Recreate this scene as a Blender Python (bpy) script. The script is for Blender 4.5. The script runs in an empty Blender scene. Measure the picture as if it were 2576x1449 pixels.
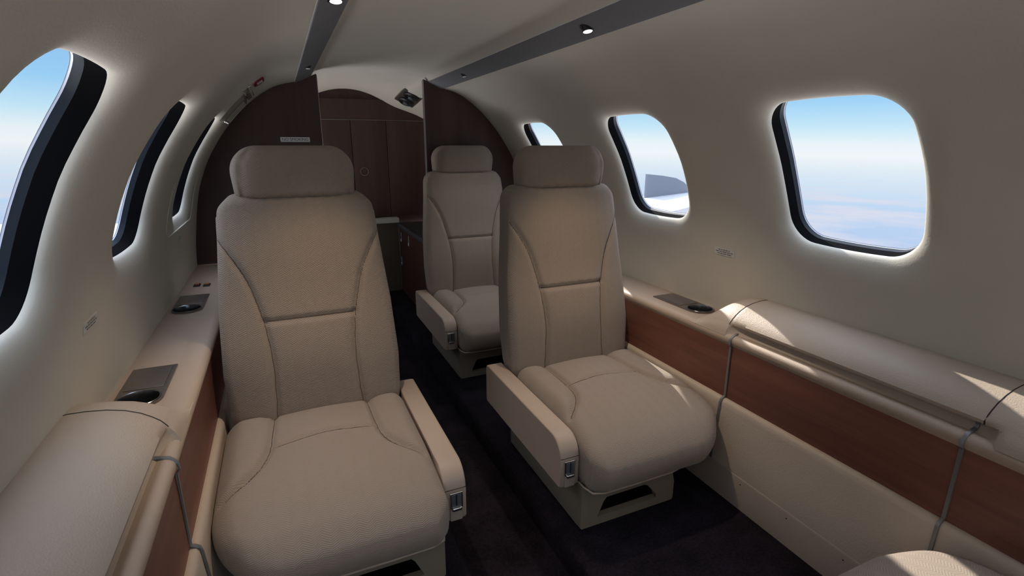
import bpy, bmesh, math
import numpy as np
from mathutils import Vector, Matrix

scene = bpy.context.scene
col = scene.collection
PI = math.pi

# ------------------------------------------------------------------ materials
def new_mat(name):
    m = bpy.data.materials.new(name); m.use_nodes = True
    nt = m.node_tree
    return m, nt, nt.nodes, nt.links, nt.nodes['Principled BSDF']

def rgb(h):
    v = [int(h[i:i+2], 16)/255 for i in (0, 2, 4)]
    return tuple((c/12.92 if c <= .04045 else ((c+.055)/1.055)**2.4) for c in v) + (1,)

def math_node(nd, lk, op, a, b=None, c=None):
    n = nd.new('ShaderNodeMath'); n.operation = op
    for i, v in enumerate((a, b, c)):
        if v is None: continue
        if isinstance(v, (int, float)): n.inputs[i].default_value = v
        else: lk.new(v, n.inputs[i])
    return n.outputs[0]

def simple(name, color, rough=.5, metal=0., spec=.5):
    m, nt, nd, lk, b = new_mat(name)
    b.inputs['Base Color'].default_value = color if len(color) == 4 else tuple(color)+(1,)
    b.inputs['Roughness'].default_value = rough
    b.inputs['Metallic'].default_value = metal
    b.inputs['Specular IOR Level'].default_value = spec
    return m

def leather(name, color, rough=.55, scale=260., bump=.25, var=.06, spec=.35, lean=False):
    m, nt, nd, lk, b = new_mat(name)
    tc = nd.new('ShaderNodeTexCoord')
    no = nd.new('ShaderNodeTexNoise'); no.inputs['Scale'].default_value = 9; no.inputs['Detail'].default_value = 4
    lk.new(tc.outputs['Object'], no.inputs['Vector'])
    mx = nd.new('ShaderNodeMix'); mx.data_type = 'RGBA'
    c = np.array(color[:3])
    mx.inputs[6].default_value = tuple(c*(1-var))+(1,); mx.inputs[7].default_value = tuple(c*(1+var))+(1,)
    lk.new(no.outputs[0], mx.inputs[0]); lk.new(mx.outputs[2], b.inputs['Base Color'])
    if lean:                                             # large plain surfaces: one cheap grain
        n2 = nd.new('ShaderNodeTexNoise'); n2.inputs['Scale'].default_value = scale*.6; n2.inputs['Detail'].default_value = 1
        lk.new(tc.outputs['Object'], n2.inputs['Vector'])
        bp = nd.new('ShaderNodeBump'); bp.inputs['Strength'].default_value = bump; bp.inputs['Distance'].default_value = .0015
        lk.new(n2.outputs[0], bp.inputs['Height']); lk.new(bp.outputs[0], b.inputs['Normal'])
        no.inputs['Detail'].default_value = 1
        b.inputs['Roughness'].default_value = rough
        b.inputs['Specular IOR Level'].default_value = spec
        return m
    vo = nd.new('ShaderNodeTexVoronoi'); vo.inputs['Scale'].default_value = scale
    n2 = nd.new('ShaderNodeTexNoise'); n2.inputs['Scale'].default_value = scale*.6; n2.inputs['Detail'].default_value = 3
    lk.new(tc.outputs['Object'], vo.inputs['Vector']); lk.new(tc.outputs['Object'], n2.inputs['Vector'])
    h = math_node(nd, lk, 'ADD', vo.outputs['Distance'], n2.outputs[0])
    bp = nd.new('ShaderNodeBump'); bp.inputs['Strength'].default_value = bump; bp.inputs['Distance'].default_value = .0015
    lk.new(h, bp.inputs['Height']); lk.new(bp.outputs[0], b.inputs['Normal'])
    b.inputs['Roughness'].default_value = rough
    b.inputs['Specular IOR Level'].default_value = spec
    return m

def herringbone(name, color):
    m, nt, nd, lk, b = new_mat(name)
    uv = nd.new('ShaderNodeUVMap'); uv.uv_map = 'UVMap'
    sp = nd.new('ShaderNodeSeparateXYZ'); lk.new(uv.outputs[0], sp.inputs[0])
    no = nd.new('ShaderNodeTexNoise'); no.inputs['Scale'].default_value = 30; no.inputs['Detail'].default_value = 0
    lk.new(uv.outputs[0], no.inputs['Vector'])
    wob = math_node(nd, lk, 'MULTIPLY', no.outputs[0], .006)
    u = math_node(nd, lk, 'ADD', sp.outputs[0], wob)
    tri = math_node(nd, lk, 'PINGPONG', u, .0160)
    v = math_node(nd, lk, 'MULTIPLY_ADD', tri, .58, sp.outputs[1])
    ph = math_node(nd, lk, 'MULTIPLY', v, 2*PI/.0042)
    s = math_node(nd, lk, 'SINE', ph)
    s01 = math_node(nd, lk, 'MULTIPLY_ADD', s, .5, .5)
    gr = nd.new('ShaderNodeTexNoise'); gr.inputs['Scale'].default_value = 900; gr.inputs['Detail'].default_value = 0
    lk.new(uv.outputs[0], gr.inputs['Vector'])
    h = math_node(nd, lk, 'MULTIPLY_ADD', gr.outputs[0], .5, s01)
    bp = nd.new('ShaderNodeBump'); bp.inputs['Strength'].default_value = .42; bp.inputs['Distance'].default_value = .0010
    lk.new(h, bp.inputs['Height']); lk.new(bp.outputs[0], b.inputs['Normal'])
    mx = nd.new('ShaderNodeMix'); mx.data_type = 'RGBA'
    c = np.array(color[:3])
    mx.inputs[6].default_value = tuple(c*.90)+(1,); mx.inputs[7].default_value = tuple(c*1.07)+(1,)
    lk.new(s01, mx.inputs[0]); lk.new(mx.outputs[2], b.inputs['Base Color'])
    b.inputs['Roughness'].default_value = .85
    b.inputs['Specular IOR Level'].default_value = .2
    b.inputs['Sheen Weight'].default_value = .15
    return m

def wood(name, ca, cb, scale=(40, 2.2, 40), rough=.42):
    m, nt, nd, lk, b = new_mat(name)
    tc = nd.new('ShaderNodeTexCoord'); mp = nd.new('ShaderNodeMapping')
    mp.inputs['Scale'].default_value = scale
    lk.new(tc.outputs['Object'], mp.inputs[0])
    no = nd.new('ShaderNodeTexNoise'); no.inputs['Scale'].default_value = 1.; no.inputs['Detail'].default_value = 7; no.inputs['Roughness'].default_value = .65
    no.inputs['Distortion'].default_value = .6
    lk.new(mp.outputs[0], no.inputs['Vector'])
    n2 = nd.new('ShaderNodeTexNoise'); n2.inputs['Scale'].default_value = .12; n2.inputs['Detail'].default_value = 2
    lk.new(mp.outputs[0], n2.inputs['Vector'])
    s = math_node(nd, lk, 'MULTIPLY_ADD', n2.outputs[0], .8, math_node(nd, lk, 'MULTIPLY', no.outputs[0], .6))
    rp = nd.new('ShaderNodeValToRGB'); rp.color_ramp.elements[0].position = .45; rp.color_ramp.elements[1].position = .9
    rp.color_ramp.elements[0].color = tuple(ca[:3])+(1,); rp.color_ramp.elements[1].color = tuple(cb[:3])+(1,)
    lk.new(s, rp.inputs[0]); lk.new(rp.outputs[0], b.inputs['Base Color'])
    b.inputs['Roughness'].default_value = rough
    b.inputs['Specular IOR Level'].default_value = .35
    return m

def carpet(name, ca, cb):
    m, nt, nd, lk, b = new_mat(name)
    tc = nd.new('ShaderNodeTexCoord')
    no = nd.new('ShaderNodeTexNoise'); no.inputs['Scale'].default_value = 160; no.inputs['Detail'].default_value = 5
    n2 = nd.new('ShaderNodeTexNoise'); n2.inputs['Scale'].default_value = 12; n2.inputs['Detail'].default_value = 3
    lk.new(tc.outputs['Object'], no.inputs['Vector']); lk.new(tc.outputs['Object'], n2.inputs['Vector'])
    f = math_node(nd, lk, 'MULTIPLY', math_node(nd, lk, 'ADD', no.outputs[0], n2.outputs[0]), .5)
    rp = nd.new('ShaderNodeValToRGB'); rp.color_ramp.elements[0].position = .38; rp.color_ramp.elements[1].position = .64
    rp.color_ramp.elements[0].color = tuple(ca[:3])+(1,); rp.color_ramp.elements[1].color = tuple(cb[:3])+(1,)
    lk.new(f, rp.inputs[0]); lk.new(rp.outputs[0], b.inputs['Base Color'])
    bp = nd.new('ShaderNodeBump'); bp.inputs['Strength'].default_value = .8; bp.inputs['Distance'].default_value = .004
    lk.new(no.outputs[0], bp.inputs['Height']); lk.new(bp.outputs[0], b.inputs['Normal'])
    b.inputs['Roughness'].default_value = .95; b.inputs['Specular IOR Level'].default_value = .1
    return m

def glass_mat(name):
    m, nt, nd, lk, b = new_mat(name)
    nd.remove(b)
    out = [n for n in nd if n.type == 'OUTPUT_MATERIAL'][0]
    tr = nd.new('ShaderNodeBsdfTransparent'); tr.inputs[0].default_value = (.97, .985, 1, 1)
    gl = nd.new('ShaderNodeBsdfGlossy'); gl.inputs['Roughness'].default_value = .03
    fr = nd.new('ShaderNodeLayerWeight'); fr.inputs[0].default_value = .5
    f2 = math_node(nd, lk, 'MULTIPLY', math_node(nd, lk, 'POWER', fr.outputs['Facing'], 4.), .12)
    mx = nd.new('ShaderNodeMixShader')
    lk.new(f2, mx.inputs[0]); lk.new(tr.outputs[0], mx.inputs[1]); lk.new(gl.outputs[0], mx.inputs[2])
    lk.new(mx.outputs[0], out.inputs[0])
    return m

def emit(name, color, strength):
    m, nt, nd, lk, b = new_mat(name)
    b.inputs['Base Color'].default_value = color
    b.inputs['Emission Color'].default_value = color
    b.inputs['Emission Strength'].default_value = strength
    return m

M = dict(
    wall=leather('headliner beige', (.645, .61, .535), rough=.8, scale=420, bump=.16, var=.03, spec=.2, lean=True),
    fabric=herringbone('herringbone fabric', (.300, .242, .192)),
    leather=leather('tan leather', (.44, .345, .27), rough=.5, scale=420, bump=.12),
    grain=leather('grained tan leather', (.46, .38, .305), rough=.5, scale=430, bump=.22),
    panel=leather('lower panel vinyl', (.56, .47, .385), rough=.6, scale=260, bump=.2),
    kick=leather('kick strip vinyl', (.36, .30, .255), rough=.6, scale=300, bump=.12),
    pedestal=simple('seat base plastic', (.22, .185, .14), .6),
    wood=wood('mahogany veneer', (.105, .044, .032), (.27, .108, .075)),
    dwood=wood('dark walnut veneer', (.046, .025, .022), (.098, .055, .048), scale=(14, 14, 1.2), rough=.5),
    carpet=carpet('plum carpet', (.006, .005, .007), (.020, .015, .022)),
    strip=leather('slate ceiling strip', (.215, .222, .240), rough=.75, scale=500, bump=.15, lean=True),
    black=simple('black reveal rubber', (.003, .003, .0035), .9, 0, .03),
    navy=simple('slate window frame', (.012, .017, .025), .5, 0, .15),
    lilac=simple('pale inner frame', (.50, .54, .66), .4),
    glass=glass_mat('cabin window glazing'),
    strap=simple('gunmetal strap', (.24, .245, .255), .4, .5),
    plate=simple('bronze grey plate', (.23, .20, .185), .32, .75),
    cup=simple('dark steel cup', (.25, .26, .27), .22, .95),
    chrome=simple('satin chrome', (.62, .61, .60), .25, 1.),
    dchrome=simple('dark chrome', (.17, .18, .20), .35, .5),
    dark=simple('black plastic', (.012, .012, .014), .45),
    amber=simple('amber switch cap', (.42, .16, .06), .4),
    counter=simple('dark counter laminate', (.045, .05, .06), .28),
    shelf=simple('pale shelf laminate', (.50, .50, .47), .45),
    tan_dark=simple('brown lower panel', (.11, .085, .06), .6),
    placard=simple('white placard', (.85, .85, .85), .5),
    wplac=simple('pale wall placard', (.66, .67, .64), .5),
    ink=simple('grey ink', (.20, .20, .21), .6),
    redink=simple('maroon ink', (.13, .035, .035), .6),
    red=simple('red sign', (.30, .010, .022), .45),
    white=simple('white paint', (.33, .335, .36), .5),
    greyp=simple('grey paint', (.19, .205, .24), .5),
    lens=emit('lit lamp lens', (1, .97, .92, 1), 1.6),
    lensoff=emit('unlit lamp lens with added glow', (.5, .5, .52, 1), .12),  # aft strip lamps are off; this weak lens glow is added
    lamp=simple('lamp housing', (.02, .02, .024), .35),
    cover=simple('clear cover plastic', (.34, .31, .27), .12),
    stitch=simple('seam stitching', (.135, .105, .082), .9, 0, .1),
    dmahog=wood('dark mahogany', (.030, .011, .009), (.075, .028, .021), scale=(14, 14, 1.2)),
    seam=simple('dark seam', (.02, .015, .012), .8),
    edge=simple('thin metal edge', (.36, .34, .33), .35, .7),
)

# ------------------------------------------------------------------ object helpers
def link(o, parent=None):
    col.objects.link(o)
    if parent: o.parent = parent
    return o

def tag(o, label=None, cat=None, group=None, kind=None):
    if label: o['label'] = label
    if cat: o['category'] = cat
    if group: o['group'] = group
    if kind: o['kind'] = kind
    return o

def empty(name, loc=(0, 0, 0), rz=0.):
    o = bpy.data.objects.new(name, None); o.empty_display_size = .05
    o.location = loc; o.rotation_euler = (0, 0, rz)
    return link(o)

def mesh_obj(name, verts, faces, mat, parent=None, uvs=None, smooth=True, split=None):
    me = bpy.data.meshes.new(name)
    me.from_pydata([tuple(map(float, v)) for v in verts], [], [tuple(map(int, f)) for f in faces])
    me.update()
    if uvs is not None:
        ul = me.uv_layers.new(name='UVMap')
        li = np.zeros(len(me.loops), dtype=np.int32); me.loops.foreach_get('vertex_index', li)
        ul.data.foreach_set('uv', np.asarray(uvs, dtype=np.float32)[li].ravel())
    bm = bmesh.new(); bm.from_mesh(me)
    bmesh.ops.recalc_face_normals(bm, faces=bm.faces)
    bm.to_mesh(me); bm.free()
    if smooth:
        me.polygons.foreach_set('use_smooth', [True]*len(me.polygons))
        if split: me.set_sharp_from_angle(angle=math.radians(split))
    me.materials.append(mat)
    return link(bpy.data.objects.new(name, me), parent)

def grid_faces(n, m, wrap_m=False, wrap_n=False):
    F = []
    for i in range(n if wrap_n else n-1):
        for j in range(m if wrap_m else m-1):
            i2, j2 = (i+1) % n, (j+1) % m
            F.append((i*m+j, i2*m+j, i2*m+j2, i*m+j2))
    return F

def grid_obj(name, P, mat, parent=None, uvs=None, wrap_m=False, wrap_n=False, split=40, caps=False):
    P = np.asarray(P); n, m = P.shape[:2]
    F = grid_faces(n, m, wrap_m, wrap_n)
    if caps:
        F.append(tuple(range(m))); F.append(tuple((n-1)*m+j for j in range(m)))
    return mesh_obj(name, P.reshape(-1, 3), F, mat, parent, uvs, True, split)

def rounded_box_geo(size, r, seg):
    """welded subdivided box -> rounded box (vertices centred on origin)"""
    sx, sy, sz = size; nx, ny, nz = seg
    key, V, F = {}, [], []
    def vid(p):
        k = tuple(round(c, 6) for c in p)
        if k not in key: key[k] = len(V); V.append(p)
        return key[k]
    def lin(n, s, rr):
        # extra rows near the rounded ends
        a = np.linspace(-s/2, s/2, n+1)
        e = [-s/2 + rr*t for t in (.25, .5, .75, 1.)] + [s/2 - rr*t for t in (.25, .5, .75, 1.)]
        a = np.unique(np.round(np.concatenate([a, e]), 5))
        return a
    X, Y, Z = lin(nx, sx, r), lin(ny, sy, r), lin(nz, sz, r)
    def face(A, B, f):
        for i in range(len(A)-1):
            for j in range(len(B)-1):
                F.append([vid(f(A[i], B[j])), vid(f(A[i+1], B[j])), vid(f(A[i+1], B[j+1])), vid(f(A[i], B[j+1]))])
    for s in (-1, 1):
        face(X, Y, lambda a, b: (a, b, s*sz/2)); face(X, Z, lambda a, b: (a, s*sy/2, b)); face(Y, Z, lambda a, b: (s*sx/2, a, b))
    V = np.array(V)
    h = np.array(size)/2 - r
    q = np.clip(V, -h, h); d = V-q
    L = np.linalg.norm(d, axis=1); L[L == 0] = 1
    nz_ = (np.abs(d) > 1e-9).sum(1) > 0
    W = V.copy(); W[nz_] = q[nz_] + d[nz_]/L[nz_, None]*r
    return W, F

def rbox(name, lo, hi, r, mat, parent=None, seg=(2, 2, 2)):
    lo, hi = np.array(lo, float), np.array(hi, float)
    W, F = rounded_box_geo(hi-lo, min(r, (hi-lo).min()/2*.98), seg)
    return mesh_obj(name, W+(lo+hi)/2, F, mat, parent, None, True, 50)

def cyl(name, c, r, h, mat, parent=None, axis='z', n=32, r2=None, bev=0.):
    r2 = r if r2 is None else r2
    prof = [(0, -h/2), (r-bev, -h/2), (r, -h/2+bev), (r2, h/2-bev), (r2-bev, h/2), (0, h/2)] if bev else [(0, -h/2), (r, -h/2), (r2, h/2), (0, h/2)]
    return lathe(name, c, prof, mat, parent, axis, n)

def axis_map(axis, P):
    P = np.asarray(P)
    if isinstance(axis, str):
        if axis == 'z': return P
        if axis == 'x': return P[..., [2, 0, 1]]
        if axis == 'y': return P[..., [0, 2, 1]]
    R = np.array(Vector((0, 0, 1)).rotation_difference(Vector(axis)).to_matrix())
    return P @ R.T

def lathe(name, c, prof, mat, parent=None, axis='z', n=32, split=35):
    P = []
    for r, z in prof:
        P.append([(max(r, 1e-5)*math.cos(2*PI*k/n), max(r, 1e-5)*math.sin(2*PI*k/n), z) for k in range(n)])
    P = axis_map(axis, P) + np.array(c)
    return grid_obj(name, P, mat, parent, wrap_m=True, split=split)

def ribbon(name, pts, nrm, w, t, mat, parent=None, wdir=(0, 1, 0)):
    """flat bar following pts, width w along wdir, thickness t along the normals"""
    pts = np.array(pts, float); nrm = np.array(nrm, float); wd = np.array(wdir, float)
    P = []
    for p, n in zip(pts, nrm):
        n = n/np.linalg.norm(n)
        P.append([p+wd*w/2, p+wd*w/2*.8+n*t, p-wd*w/2*.8+n*t, p-wd*w/2])
    return grid_obj(name, P, mat, parent, wrap_m=True, split=40, caps=True)

def tube(name, pts, r, mat, parent=None, n=8, closed=False):
    pts = [Vector(p) for p in pts]; N = len(pts); P = []
    for i, p in enumerate(pts):
        a = pts[(i-1) % N] if (closed or i > 0) else p
        b = pts[(i+1) % N] if (closed or i < N-1) else p
        d = (b-a).normalized()
        up = Vector((0, 0, 1)) if abs(d.z) < .9 else Vector((1, 0, 0))
        x = d.cross(up).normalized(); y = d.cross(x).normalized()
        P.append([tuple(p + x*r*math.cos(2*PI*k/n) + y*r*math.sin(2*PI*k/n)) for k in range(n)])
    return grid_obj(name, P, mat, parent, wrap_m=True, wrap_n=closed, split=60, caps=not closed)

def prism(name, outline, axis, a, b, mat, parent=None, holes=None):
    """extrude a 2-D outline (list) between a and b along axis; holes are cut by bridge-free triangulation"""
    bm = bmesh.new()
    def put(u, v, w):
        return {'x': (w, u, v), 'y': (u, w, v), 'z': (u, v, w)}[axis]
    loops = [outline] + (holes or [])
    edges = []
    for lp in loops:
        vs = [bm.verts.new(put(u, v, a)) for u, v in lp]
        edges += [bm.edges.new((vs[i], vs[(i+1) % len(vs)])) for i in range(len(vs))]
    r = bmesh.ops.triangle_fill(bm, use_beauty=True, use_dissolve=False, edges=edges)
    fs = [f for f in r['geom'] if isinstance(f, bmesh.types.BMFace)]
    ex = bmesh.ops.extrude_face_region(bm, geom=fs)
    d = Vector(put(0, 0, b-a))
    bmesh.ops.translate(bm, verts=[v for v in ex['geom'] if isinstance(v, bmesh.types.BMVert)], vec=d)
    bmesh.ops.recalc_face_normals(bm, faces=bm.faces)
    me = bpy.data.meshes.new(name); bm.to_mesh(me); bm.free()
    me.materials.append(mat)
    return link(bpy.data.objects.new(name, me), parent)

def text(name, body, size, mat, origin, right, up, parent=None, extrude=.0003):
    cu = bpy.data.curves.new(name, 'FONT'); cu.body = body; cu.size = size
    cu.align_x = 'CENTER'; cu.align_y = 'CENTER'; cu.extrude = extrude
    cu.materials.append(mat)
    o = bpy.data.objects.new(name, cu)
    r = Vector(right).normalized(); u = Vector(up).normalized(); n = r.cross(u)
    mw = Matrix((r, u, n)).transposed().to_4x4(); mw.translation = Vector(origin)
    if parent:
        mw = Matrix.Translation(parent.location).inverted() @ mw
    dg = bpy.context.evaluated_depsgraph_get()
    col.objects.link(o); dg.update()
    me = bpy.data.meshes.new_from_object(o.evaluated_get(dg)); me.name = name
    col.objects.unlink(o); bpy.data.objects.remove(o); bpy.data.curves.remove(cu)
    if not me.materials: me.materials.append(mat)
    o = bpy.data.objects.new(name, me); o.parent = parent
    o.matrix_local = mw
    return link(o)

# ------------------------------------------------------------------ fuselage profile
PR = np.array([(.735, .20), (.743, .30), (.747, .40), (.742, .46), (.737, .51), (.726, .58), (.713, .653), (.698, .717), (.675, .78), (.647, .842),
               (.613, .896), (.576, .949), (.532, 1.0), (.488, 1.044), (.445, 1.078), (.403, 1.106), (.361, 1.124), (.303, 1.136)])
def smooth_poly(P, n=400):
    s = np.concatenate([[0], np.cumsum(np.linalg.norm(np.diff(P, axis=0), axis=1))])
    t = np.linspace(0, s[-1], n)
    Q = np.stack([np.interp(t, s, P[:, k]) for k in (0, 1)], 1)
    for _ in range(60):
        Q[1:-1] = .25*Q[:-2]+.5*Q[1:-1]+.25*Q[2:]
    return Q
PQ = smooth_poly(PR)
PS = np.concatenate([[0], np.cumsum(np.linalg.norm(np.diff(PQ, axis=0), axis=1))])
S_END = PS[-1]
def prof(s):
    s = np.clip(s, 0, S_END)
    return np.array([np.interp(s, PS, PQ[:, 0]), np.interp(s, PS, PQ[:, 1])])
def prof_n(s):                                       # outward normal
    a, b = prof(s-.012), prof(s+.012); t = (b-a)/np.linalg.norm(b-a)
    return np.array([t[1], -t[0]])
def s_of_z(z): return float(np.interp(z, PQ[:, 1], PS))
def wallp(side, Y, s, d=0.):
    p = prof(s) + prof_n(s)*d
    return np.array([side*p[0], Y, p[1]])

Y_FRONT, Y_PART, Y_AFT = -1.25, 2.36, 3.20
WIN_Y = [-.54, .087, .714, 1.345, 1.985]
def wins(side): return [w+(.012 if side < 0 and w < 1 else 0) for w in WIN_Y]
S_LO, S_HI = s_of_z(.662), s_of_z(.9665)
SC, SH, YH, WR = (S_LO+S_HI)/2, (S_HI-S_LO)/2, .150, .056

def outline(e, n=72):
    """rounded-rectangle window outline in (Y,s), grown by e; points by angle"""
    a, b, r = YH-.011+e, SH-.007+e, WR+e
    pts = []
    cx, cy = a-r, b-r
    per = 4*(2*cx+2*cy)/2 + 2*PI*r
    L = 2*cx*2+2*cy*2+2*PI*r
    segs = [('l', (a, -cy), (a, cy)), ('c', (cx, cy), 0), ('l', (cx, b), (-cx, b)), ('c', (-cx, cy), PI/2),
            ('l', (-a, cy), (-a, -cy)), ('c', (-cx, -cy), PI), ('l', (-cx, -b), (cx, -b)), ('c', (cx, -cy), 1.5*PI)]
    k = n//8
    for s in segs:
        for i in range(k):
            t = i/k
            if s[0] == 'l': pts.append((s[1][0]+(s[2][0]-s[1][0])*t, s[1][1]+(s[2][1]-s[1][1])*t))
            else: pts.append((s[1][0]+r*math.cos(s[2]+t*PI/2), s[1][1]+r*math.sin(s[2]+t*PI/2)))
    pts = np.array(pts)
    ya, sb = pts[:, 0]/a, pts[:, 1]/b                 # sides bow out a little
    pts[:, 0] += .011*(1-sb**2)*ya; pts[:, 1] += .007*(1-ya**2)*sb
    return pts

LIP = [(.060*(1-math.sin(a)), .022*(1-math.cos(a))) for a in np.linspace(0, PI/2, 8)]
CELL_Y = .262
CELL_S0, CELL_S1 = SC-SH-.075, SC+SH+.075

def build_wall(side):
    V, F = [], []
    def add(P):
        k = len(V); V.extend([tuple(p) for p in P]); return k
    def patch(Ys, Ss):
        k = add([wallp(side, y, s) for y in Ys for s in Ss])
        F.extend([tuple(k+i for i in f) for f in grid_faces(len(Ys), len(Ss))])
    s_low = np.linspace(s_of_z(.36), CELL_S0, 12); s_mid = np.linspace(CELL_S0, CELL_S1, 28); s_top = np.linspace(CELL_S1, S_END, 18)
    ys = [Y_FRONT]
    for w in wins(side): ys += [w-CELL_Y, w+CELL_Y]
    ys.append(Y_AFT+.05)
    fullY = np.linspace(Y_FRONT, Y_AFT+.05, 40)
    patch(fullY, s_low); patch(fullY, s_top)
    def cell_edge(o0):
        R = []
        for (a, b) in o0:
            hs0, hs1 = SC-CELL_S0, CELL_S1-SC
            sc = min(CELL_Y/abs(a) if abs(a) > 1e-9 else 1e9, (hs1 if b > 0 else hs0)/abs(b) if abs(b) > 1e-9 else 1e9)
            R.append((a*sc, b*sc))
        R = np.array(R)
        for cx_, cy_ in ((CELL_Y, CELL_S1-SC), (-CELL_Y, CELL_S1-SC), (-CELL_Y, CELL_S0-SC), (CELL_Y, CELL_S0-SC)):
            j = np.argmin(np.linalg.norm(R-np.array([cx_, cy_]), axis=1)); R[j] = (cx_, cy_)
        return R
    Rc = cell_edge(outline(LIP[0][0]))
    s_mid = np.unique(np.round(SC+Rc[np.abs(Rc[:, 0]-CELL_Y) < 1e-6, 1], 7))
    for i in range(0, len(ys), 2):
        patch(np.linspace(ys[i], ys[i+1], 6), s_mid)
    for w in wins(side):
        rings = []
        o0 = outline(LIP[0][0])
        R = Rc
        for t in (0, .2, .4, .6, .8):
            rings.append([wallp(side, w+p[0], SC+p[1]) for p in R*(1-t)+o0*t])
        for e, d in LIP:
            rings.append([wallp(side, w+a, SC+b, d) for a, b in outline(e)])
        k = add([p for r in rings for p in r])
        F.extend([tuple(k+i for i in f) for f in grid_faces(len(rings), len(o0), wrap_m=True)])
    # weld the strips and cells into one continuous skin
    key, remap, V2 = {}, [], []
    for p in V:
        kk = tuple(round(c, 5) for c in p)
        if kk not in key: key[kk] = len(V2); V2.append(p)
        remap.append(key[kk])
    F2 = []
    for f in F:
        g = [remap[i] for i in f]; g = [x for q_, x in enumerate(g) if x != g[q_-1]]
        if len(set(g)) >= 3: F2.append(g)
    return mesh_obj('wall_'+('right' if side > 0 else 'left'), V2, F2, M['wall'], None, None, True, 60)

tag(build_wall(1), kind='structure', label='curved beige right cabin wall with three oval windows in view')
tag(build_wall(-1), kind='structure', label='curved beige left cabin wall beside the left seat')

def build_window(side, w, idx):
    root = empty('window_%d' % idx, tuple(wallp(side, w, SC)))
    tag(root, kind='structure')
    base = np.array(root.location)
    def rings(L):
        return [[wallp(side, w+a, SC+b, d)-base for a, b in outline(e)] for e, d in L]
    grid_obj('reveal', rings([(0, .022), (-.001, .036), (-.002, .047)]), M['black'], root, wrap_m=True)
    grid_obj('frame', rings([(-.002, .0465), (-.0035, .0560), (-.0040, .0575)]), M['navy'], root, wrap_m=True)
    grid_obj('inner_edge', rings([(-.0040, .0572), (-.0044, .0595), (-.0056, .0600)]), M['lilac'], root, wrap_m=True)
    o = outline(-.005)
    P = [[wallp(side, w+a*t, SC+b*t, .0598)-base for a, b in o] for t in (1., .8, .6, .4, .2, .02)]
    grid_obj('pane', P, M['glass'], root, wrap_m=True)
k = 1
for side in (1, -1):
    for w in wins(side):
        build_window(side, w, k); k += 1

# ceiling between the strips
cp = [(-.242, 1.163), (-.236, 1.174), (-.222, 1.184), (-.19, 1.192), (-.1, 1.202), (0, 1.206), (.1, 1.202), (.19, 1.192), (.222, 1.184), (.236, 1.174), (.242, 1.163)]
tag(grid_obj('ceiling', [[(x, y, z) for x, z in cp] for y in np.linspace(Y_FRONT, Y_PART+.03, 12)], M['wall'], None, split=80), kind='structure', label='smooth beige cabin ceiling between the two dark strips')
def resamp(P, n=41, it=4):
    P = np.array(P, float); s = np.concatenate([[0], np.cumsum(np.linalg.norm(np.diff(P, axis=0), axis=1))])
    t = np.linspace(0, s[-1], n); Q = np.stack([np.interp(t, s, P[:, 0]), np.interp(t, s, P[:, 1])], 1)
    for _ in range(it): Q[1:-1] = .25*Q[:-2]+.5*Q[1:-1]+.25*Q[2:]
    return Q
A0 = resamp([(-.72, .70), (-.66, .86), (-.55, .985), (-.40, 1.108), (-.306, 1.137)] + cp + [(.306, 1.137), (.40, 1.108), (.55, .985), (.66, .86), (.72, .70)], 161, 0)
A1 = resamp([(-.72, .66), (-.66, .82), (-.50, .98), (-.33, 1.10), (-.167, 1.168), (-.09, 1.194), (-.028, 1.202), (.06, 1.196), (.146, 1.169), (.245, 1.109), (.33, 1.085), (.42, 1.054), (.55, .96), (.64, .80), (.72, .66)], 161, 24)
rows = []
for t in np.linspace(0, 1, 14):
    tt = t*t*(3-2*t); Q = A0*(1-tt)+A1*tt
    rows.append([(x, Y_PART+.02+t*(Y_AFT+.03-Y_PART-.02), z) for x, z in Q])
tag(grid_obj('ceiling_aft', rows, M['wall'], None, split=80), kind='structure', label='beige ceiling over the aft compartment behind the partitions')

# floor: raised carpeted sides with a dropped aisle
def floor_profile():
    R = [(.125, 0), (.118, -.004), (.113, -.012), (.113, -.068), (.10, -.072)]
    right = [(.62, 0)] + R
    return [(x, z) for x, z in right] + [(-x, z) for x, z in reversed(right)]
tag(grid_obj('floor', [[(x, y, z) for x, z in floor_profile()] for y in np.linspace(Y_FRONT, Y_AFT+.1, 8)], M['carpet'], None, split=40), kind='structure', label='dark plum carpet with a dropped centre aisle')

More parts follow.
